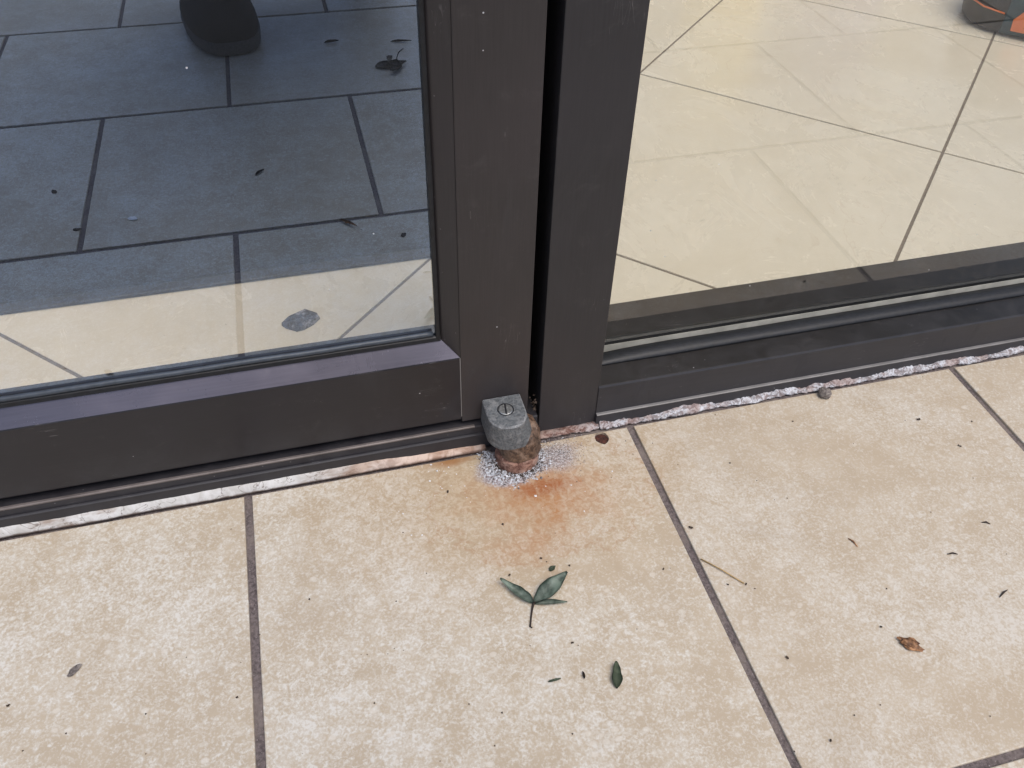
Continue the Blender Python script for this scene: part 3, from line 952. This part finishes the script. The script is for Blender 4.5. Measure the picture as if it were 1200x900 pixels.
# crumpled brown leaf
o = shard('crumpled_leaf', 450, -251, 7.4, 3.9, 2.2, math.atan2(-11, 13), MAT['dry'], 'crumpled reddish brown dry leaf on the right porch tile', 'leaf', 8.0, sub=3, rough=.55)
shard('bark_chip', -119, -129, 5.2, 2.6, 1.1, .75, MAT['stone'], 'small grey brown bark chip on the left porch tile', 'chip', 2.0)
shard('mortar_crumb', 519, -9, 5.5, 6.5, 4.2, .4, MAT['stone'], 'grey brown mortar crumb against the sealant below the sidelight', 'crumb', 4.0)
tube_o = tube('straw', [(334, -148, .9), (345, -161, 1.6), (352, -170, 1.3), (357, -176, .8)], .55, MAT['straw'], sides=6, loc=(.345, -.161, 0))
tag(tube_o, 'thin yellow straw lying beside the grout line on the right tile', 'straw')
for (a, b, nm, lab, m) in (((524, -190), (532, -192), 'twig_bit', 'short dark twig bit far right on the porch tile, nearer the crumpled leaf', 'twig'), ((570, -170), (576, -173), 'twig_bit', 'short dark twig bit far right on the porch tile, nearer the sidelight', 'twig'),
                           ((539, -233), (549, -229), 'hair_curl', 'thin dark curled fibre near the right edge of the porch', 'twig'), ((456, -158), (459, -167), 'twig_bit', 'thin reddish twig bit in the middle of the right porch tile', 'dry')):
    mx, my = (a[0] + b[0]) / 2, (a[1] + b[1]) / 2
    tag(tube(nm, [(*a, .6), (mx + .6, my + .8, 1.0), (*b, .6)], [.35, .75, .3], MAT[m], sides=6, loc=(mx * MM, my * MM, 0)), lab, 'twig' if nm == 'twig_bit' else 'fibre')

DARK = [(587,-57,3.0),(605,-94,2.4),(475,-32,1.6),(398,-64,1.8),(412,-87,1.3),(428,-110,1.2),(417,-109,1.0),(339,-119,3.0),(460,-206,1.5),(438,-233,2.0),(345,-174,1.7),(358,-177,1.8),(363,-182,1.5),(360,-239,2.2),(384,-287,1.3),(405,-285,1.3),(360,-298,2.0),(333,-299,1.5),(194,-80,2.2),(158,-38,2.2),(40,-111,1.6),(116,-69,1.2),(127,-110,1.2),(215,-118,2.0),(218,-122,1.5),(234,-129,1.8),(187,-127,1.8),(303,-149,1.7),(308,-150,1.1),(265,-192,1.2),(71,-164,1.0),(75,-165,1.2),(89,-168,1.0),(94,-165,1.1),(100,-168,1.0),(187,-186,1.2),(217,-191,1.8),(220,-194,1.2),(75,-201,1.3),(136,-217,1.3),(156,-228,1.7),(197,-253,1.5),(146,-248,1.4),(110,-249,1.0),(-158,-144,2.2),(-120,-173,1.4),(-145,-178,1.4),(-71,-172,1.5),(-70,-199,1.2),(-46,-137,1.0),(-10,-150,1.0),(-13,-175,2.0),(-14,-34,1.3),(634,-70,1.6),(575,-55,1.2),(320,-19,1.4),(321,-35,1.2),(342,-27,1.2),(410,-8,1.2),(354,-55,1.2),(294,-55,1.0),(278,-65,1.0),(232,-98,1.0),(514,-69,1.0),(536,-151,1.1),(593,-128,1.0),(570,-201,1.0),(430,-159,1.0),(473,-310,1.2),(625,-8,1.2)]
WHITE = [(119,-51,1.5),(130,-75,1.8),(122,-73,1.3),(146,-23,1.8),(227,-59,2.2),(261,-83,1.4),(147,-39,1.2),(124,-133,1.0),(150,-6,2.0),(154,-14,2.0),(164,-12,1.6),(154,-33,1.4),(259,-55,1.3),(297,-49,2.0),(238,-51,1.2),(173,-35,1.3),(169,-21,1.2),(289,-35,1.4),(-46,-137,1.0)]
bm = bmesh.new()
for x, y, s in DARK:
    for q in range(2 if s > 1.5 else 1):
        lump(bm, (x + rg.uniform(-.5, .5) * s * q, y + rg.uniform(-.5, .5) * s * q, .35 * s), .5 * s, .6, rg)
for i in range(80):
    lump(bm, (rg.uniform(-450, 1000), rg.uniform(-1500, -8), .2), abs(rg.gauss(0, .35)) + .2, .6, rg)
tag(link('soil_specks', from_bm(bm, 'soil_specks'), MAT['grit'], loc=(0, 0, 0)), 'dark soil specks strewn over the porch tiles', 'specks', kind='stuff')
bm = bmesh.new()
for x, y, s in WHITE:
    lump(bm, (x, y, .3 * s), .62 * s, .5, rg)
for i in range(90):
    lump(bm, (rg.gauss(215, 55), -abs(rg.gauss(0, 30)) - 6, .15), rg.uniform(.2, .6), .5, rg)
for i in range(60):
    lump(bm, (rg.uniform(-450, 1000), rg.uniform(-1200, -8), .15), rg.uniform(.2, .5), .5, rg)
tag(link('lime_flakes', from_bm(bm, 'lime_flakes'), MAT['flake'], loc=(0, 0, 0)), 'white lime flakes scattered over the tiles in front of the pivot', 'flakes', kind='stuff')

# debris further out on the porch, mirrored in the door glass
def withered(x, y):
    cl = empty('withered_leaf', (x * MM, y * MM, 0), 'crumpled grey brown withered leaf mirrored at the top right of the door glass', 'leaf')
    for k, (dx, dy, a, L, Wd, c, f) in enumerate(((-24, -8, .12, 38, 24, 2, .45), (-4, -14, .9, 30, 22, 4, .7), (-2, 8, -.6, 30, 20, 4, .6), (12, 10, 2.4, 22, 16, 4, .8), (-2, -10, -1.4, 18, 14, 3, .8))):
        put_leaf('blade', x + dx, y + dy, a, leaf_mesh(L, Wd, c, f, 2, 10, seed=20 + k), MAT['stone'], cl, z=k * 1.2)
    tube('stem', [(x + 8, y - 2, 3), (x + 12, y - 30, 2), (x + 18, y - 52, 1.2), (x + 28, y - 66, 1)], .7, MAT['twig'], cl, 6)
withered(238, -727)
o = put_leaf('seed_pod', 250, -821, .1, leaf_mesh(34, 7, 2, 1.1, 1, 10, seed=30), MAT['twig'])
tag(o, 'dark seed pod behind the withered leaf, mirrored in the door glass', 'seed pod')
o = put_leaf('seed_pod', 148, -838, -.1, leaf_mesh(24, 8, 2, 1.1, 1, 10, seed=31), MAT['twig'])
tag(o, 'dark seed pod right of the shoe, mirrored in the door glass', 'seed pod')
o = put_leaf('withered_scrap', 27, -455, -.9, leaf_mesh(16, 6, 2, .9, 2, 10, seed=32), MAT['twig'])
tag(o, 'dark withered scrap mirrored in the middle of the door glass', 'scrap')
o = put_leaf('curled_leaf', 116, -335, .75, leaf_mesh(27, 7, 3, 1.1, 2, 10, seed=33), MAT['dry'])
tag(o, 'curled brown leaf on the grout line, mirrored low in the door glass', 'leaf')
shard('tile_chip', -112, -390, 5.5, 3.6, 1.2, .3, MAT['flake'], 'small pale tile chip mirrored left of centre in the door glass', 'chip', 9.0)
for k, (x, y, lab) in enumerate(((-171, -381, 'dark dirt crumb left of the pale chip in the mirrored floor'), (-205, -470, 'dark dirt crumb high on the left tile of the mirrored floor'), (183, -290, 'dark dirt crumb beside the stile in the mirrored floor'))):
    shard('dirt_crumb', x, y, 4.5, 3.0, .7, k * 1.1, MAT['grit'], lab, 'crumb', 12.0 + k)

# ------------------------------------------------------------------ inside the shop
mt = empty('entrance_mat', (-.6, .29, 0), 'dark charcoal entrance mat on the shop floor behind the door', 'mat')
box('carpet', -1630, 350, 298, 1990, .4, 6, MAT['mat'], mt, bev=1.5)
for a in ((-1648, 368, 284, 298.5), (-1648, 368, 1989.5, 2006), (-1648, -1629.5, 298.5, 1989.5), (349.5, 368, 298.5, 1989.5)):
    box('edging', *a, .4, 5.2, MAT['mat_edge'], mt, bev=1.2)
# grey flake lying behind the door glass
def flake(name, outline, h, mat, loc, label, cat):
    bm = bmesh.new()
    n = len(outline)
    lo = [bm.verts.new(Vector((x, y, .3)) * MM) for x, y in outline]
    up = [bm.verts.new(Vector((x * .97, y * .97, h * (.55 + .6 * ((k * 37) % 5) / 5))) * MM) for k, (x, y) in enumerate(outline)]
    c = bm.verts.new(Vector((0, 0, h * 1.05)) * MM)
    for j in range(n):
        bm.faces.new((lo[j], lo[(j + 1) % n], up[(j + 1) % n], up[j]))
        bm.faces.new((up[j], up[(j + 1) % n], c))
    bm.faces.new(lo)
    me = from_bm(bm, name)
    o = link(name, me, mat); o.location = Vector(loc) * MM
    return tag(o, label, cat)
flake('slate_flake', [(-19, 1), (-15, -5), (-5, -12), (2, -11), (12, -5), (19, 3), (17, 7), (6, 14), (-1, 14), (-11, 7)], 7.0, MAT['slate'], (59, 205, 0), 'flat dirty grey flake lying on the cream tiles behind the door glass', 'flake')

# cordless shop vacuum in the far corner of the sidelight: petrol body, black prow, orange vent panel
vc = empty('shop_vacuum', (1.244, .690, 0), 'petrol blue machine with black nose and orange slotted vent panel at top right', 'vacuum')
va = Vector((.725, -.69, 0)).normalized(); vn = Vector((-.69, -.725, 0)).normalized()
def vp(a, n, z):
    """machine coordinates: a along its flank, n outwards to the camera, z up (mm)"""
    return Vector((1244, 690, 0)) + va * a + vn * n + Vector((0, 0, z))
def prow(z, grow):
    out = []
    for i in range(13):
        t = math.radians(90 + 180 * i / 12)
        out.append(tuple(vp(-4 + (72 + grow) * math.cos(t), -92 + (92 + grow) * math.sin(t), z)))
    return out
loft('nose', [prow(z, g) for z, g in ((2, -9), (7, -2), (18, 0), (60, -1), (95, -10), (112, -26))], MAT['black'], vc)
def flank(z, g):
    return [tuple(vp(a, n, z)) for a, n in ((-3.5, -184 - g), (-3.5, g), (150, g + 3), (215, g - 8), (250, -30 + g), (258, -92), (250, -154 - g), (215, -180 - g))]
loft('body', [flank(z, g) for z, g in ((2, -8), (7, -1), (16, 1.5), (88, 1.5), (118, -8), (135, -28))], MAT['teal'], vc)
pan = [(12, 13), (10, 30), (34, 62), (48, 72), (120, 72), (140, 55), (140, 13)]
vpn = hexa('vent_panel', ([tuple(vp(a, 1.2 + .02 * a, z)) for a, z in pan], [tuple(vp(a, 5.0 + .02 * a, z)) for a, z in pan]), MAT['orange'], vc)
for k in range(5):
    z = 20 + 8 * k
    a0 = 30 if z < 36 else 42
    hexa('slot', ([tuple(vp(a, 4.6 + .02 * a, zz)) for a, zz in ((a0, z), (122, z), (122, z + 3), (a0, z + 3))], [tuple(vp(a, 5.5 + .02 * a, zz)) for a, zz in ((a0, z), (122, z), (122, z + 3), (a0, z + 3))]), MAT['black'], vpn)
tube('trim_line', [tuple(vp(-60, -28, 40)), tuple(vp(-40, -9, 38)), tuple(vp(-6, 1, 36))], 1.3, MAT['orange'], vc, 6)
tube('handle', [tuple(vp(10, -92, 128)), tuple(vp(18, -92, 178)), tuple(vp(60, -92, 198)), tuple(vp(180, -92, 198)), tuple(vp(222, -92, 178)), tuple(vp(230, -92, 126))], 11, MAT['black'], vc, 10)

# two unseen pails, made up to tint the polished tiles with mirrored colour
def pail(name, x, y, r, h, mat, label):
    p = empty(name, (x * MM, y * MM, 0), label, 'bucket')
    loft('shell', [circ(x, y, r * .80, .5), circ(x, y, r * .86, 3), circ(x, y, r, h), circ(x, y, r * .96, h), circ(x, y, r * .80, 8)], mat, p)
    loft('rim', [circ(x, y, r * .99, h - 9), circ(x, y, r * 1.06, h - 8), circ(x, y, r * 1.06, h + 3), circ(x, y, r * .955, h + 3)], mat, p)
    tube('bail', [(x + r * 1.05 * math.cos(t), y - r * .35 * math.sin(t), h - 4 - r * .75 * math.sin(t)) for t in [math.pi * i / 12 for i in range(13)]], 2.5, MAT['screw'], p, 6)
pail('yellow_tint_bucket', 960, 1120, 88, 300, MAT['yellow'], 'unseen yellow bucket added deep in the shop to tint the polished tiles')
pail('lavender_tint_bucket', 1175, 1085, 112, 250, MAT['violet'], 'unseen lavender bucket added beside the yellow one to tint the polished tiles')

# ------------------------------------------------------------------ the photographer, crouching behind the camera
def skin_body(name, verts, edges, mats, parent, root=0, sub=2):
    me = bpy.data.meshes.new(name)
    me.from_pydata([v[:3] for v in verts], edges, [])
    o = bpy.data.objects.new(name, me)
    COL.objects.link(o)
    md = o.modifiers.new('skin', 'SKIN')
    md.use_smooth_shade = True
    for i, v in enumerate(verts):
        sv = me.skin_vertices[0].data[i]
        sv.radius = (v[3], v[4] if len(v) > 4 else v[3])
        sv.use_root = (i == root)
    ss = o.modifiers.new('sub', 'SUBSURF'); ss.levels = sub; ss.render_levels = sub
    bpy.context.view_layer.update()
    me2 = bpy.data.meshes.new_from_object(o.evaluated_get(bpy.context.evaluated_depsgraph_get()))
    bpy.data.objects.remove(o)
    me2.name = name
    return me2
pe = empty('person', (.1, -1.1, 0), 'person in dark trousers and black shoes crouching, one toe mirrored in the door glass', 'person')
V = [(.10, -1.14, .30, .15, .13), (.10, -1.11, .46, .13, .11), (.10, -1.02, .66, .16, .12), (.10, -.95, .80, .10, .09), (.10, -.92, .87, .055), (.10, -.89, .97, .075, .09), (.10, -.88, 1.06, .07, .085),
     (.01, -1.13, .30, .085), (-.05, -.80, .47, .062), (0.0, -1.01, .14, .045), (0.0, -1.02, .07, .042),
     (.19, -1.14, .30, .085), (.26, -.86, .47, .062), (.26, -1.17, .14, .045), (.26, -1.18, .07, .042),
     (-.06, -.98, .78, .06), (-.12, -.80, .60, .045), (.02, -.60, .53, .030), (.035, -.56, .54, .026),
     (.26, -.98, .78, .06), (.31, -.80, .60, .045), (.17, -.60, .53, .030), (.155, -.56, .54, .026)]
Ed = [(0, 1), (1, 2), (2, 3), (3, 4), (4, 5), (5, 6), (0, 7), (7, 8), (8, 9), (9, 10), (0, 11), (11, 12), (12, 13), (13, 14), (2, 15), (15, 16), (16, 17), (17, 18), (2, 19), (19, 20), (20, 21), (21, 22)]
me = skin_body('body', V, Ed, None, pe)
bo = link('body', me, MAT['cloth'], pe, smooth=True)
bo.data.materials.clear(); bo.data.materials.append(MAT['cloth']); bo.data.materials.append(plain('skin_tone', (.42, .26, .19), .5, var=.08, scale=80))
for p in bo.data.polygons:
    c = p.center + wloc(pe)
    p.material_index = 1 if (c.z > .86 or c.y > -.60) else 0
def shoe(x, y, ang):
    """toe towards +Y at (x, y)"""
    def outline(z, g, heel=0.0):
        pts = []
        for i in range(28):
            t = 2 * math.pi * i / 28
            c, s_ = math.cos(t), math.sin(t)
            ly = -135 + 135 * s_
            hw = 54 - 10 * max(0, -s_) + 3 * max(0, s_)
            px = (hw + g) * (abs(c) ** .62) * (1 if c >= 0 else -1) + 5 * max(0, s_) ** 2
            py = ly + g * s_ + heel
            ca, sa = math.cos(ang), math.sin(ang)
            pts.append((x + px * ca - py * sa, y + px * sa + py * ca, z))
        return pts
    sh = loft('shoe', [outline(18, 0), outline(30, 1.5), outline(45, -3), outline(58, -12, -6), outline(70, -22, -24), outline(84, -27, -58)], MAT['shoe'], pe)
    loft('sole', [outline(.6, -4), outline(4, 1), outline(18, 3), outline(22, 2), outline(23, -3)], MAT['sole'], sh)
    for k in range(4):
        ly = -78 - 20 * k
        ca, sa = math.cos(ang), math.sin(ang)
        q = [(-22, ly, 66 + 6 * k), (-10, ly + 3, 74 + 6 * k), (10, ly + 3, 74 + 6 * k), (22, ly, 66 + 6 * k)]
        tube('lace', [(x + a * ca - b * sa, y + a * sa + b * ca, c) for a, b, c in q], 2.4, MAT['sole'], sh, 6)
shoe(10, -815, -.14)
shoe(262, -1085, -.1)
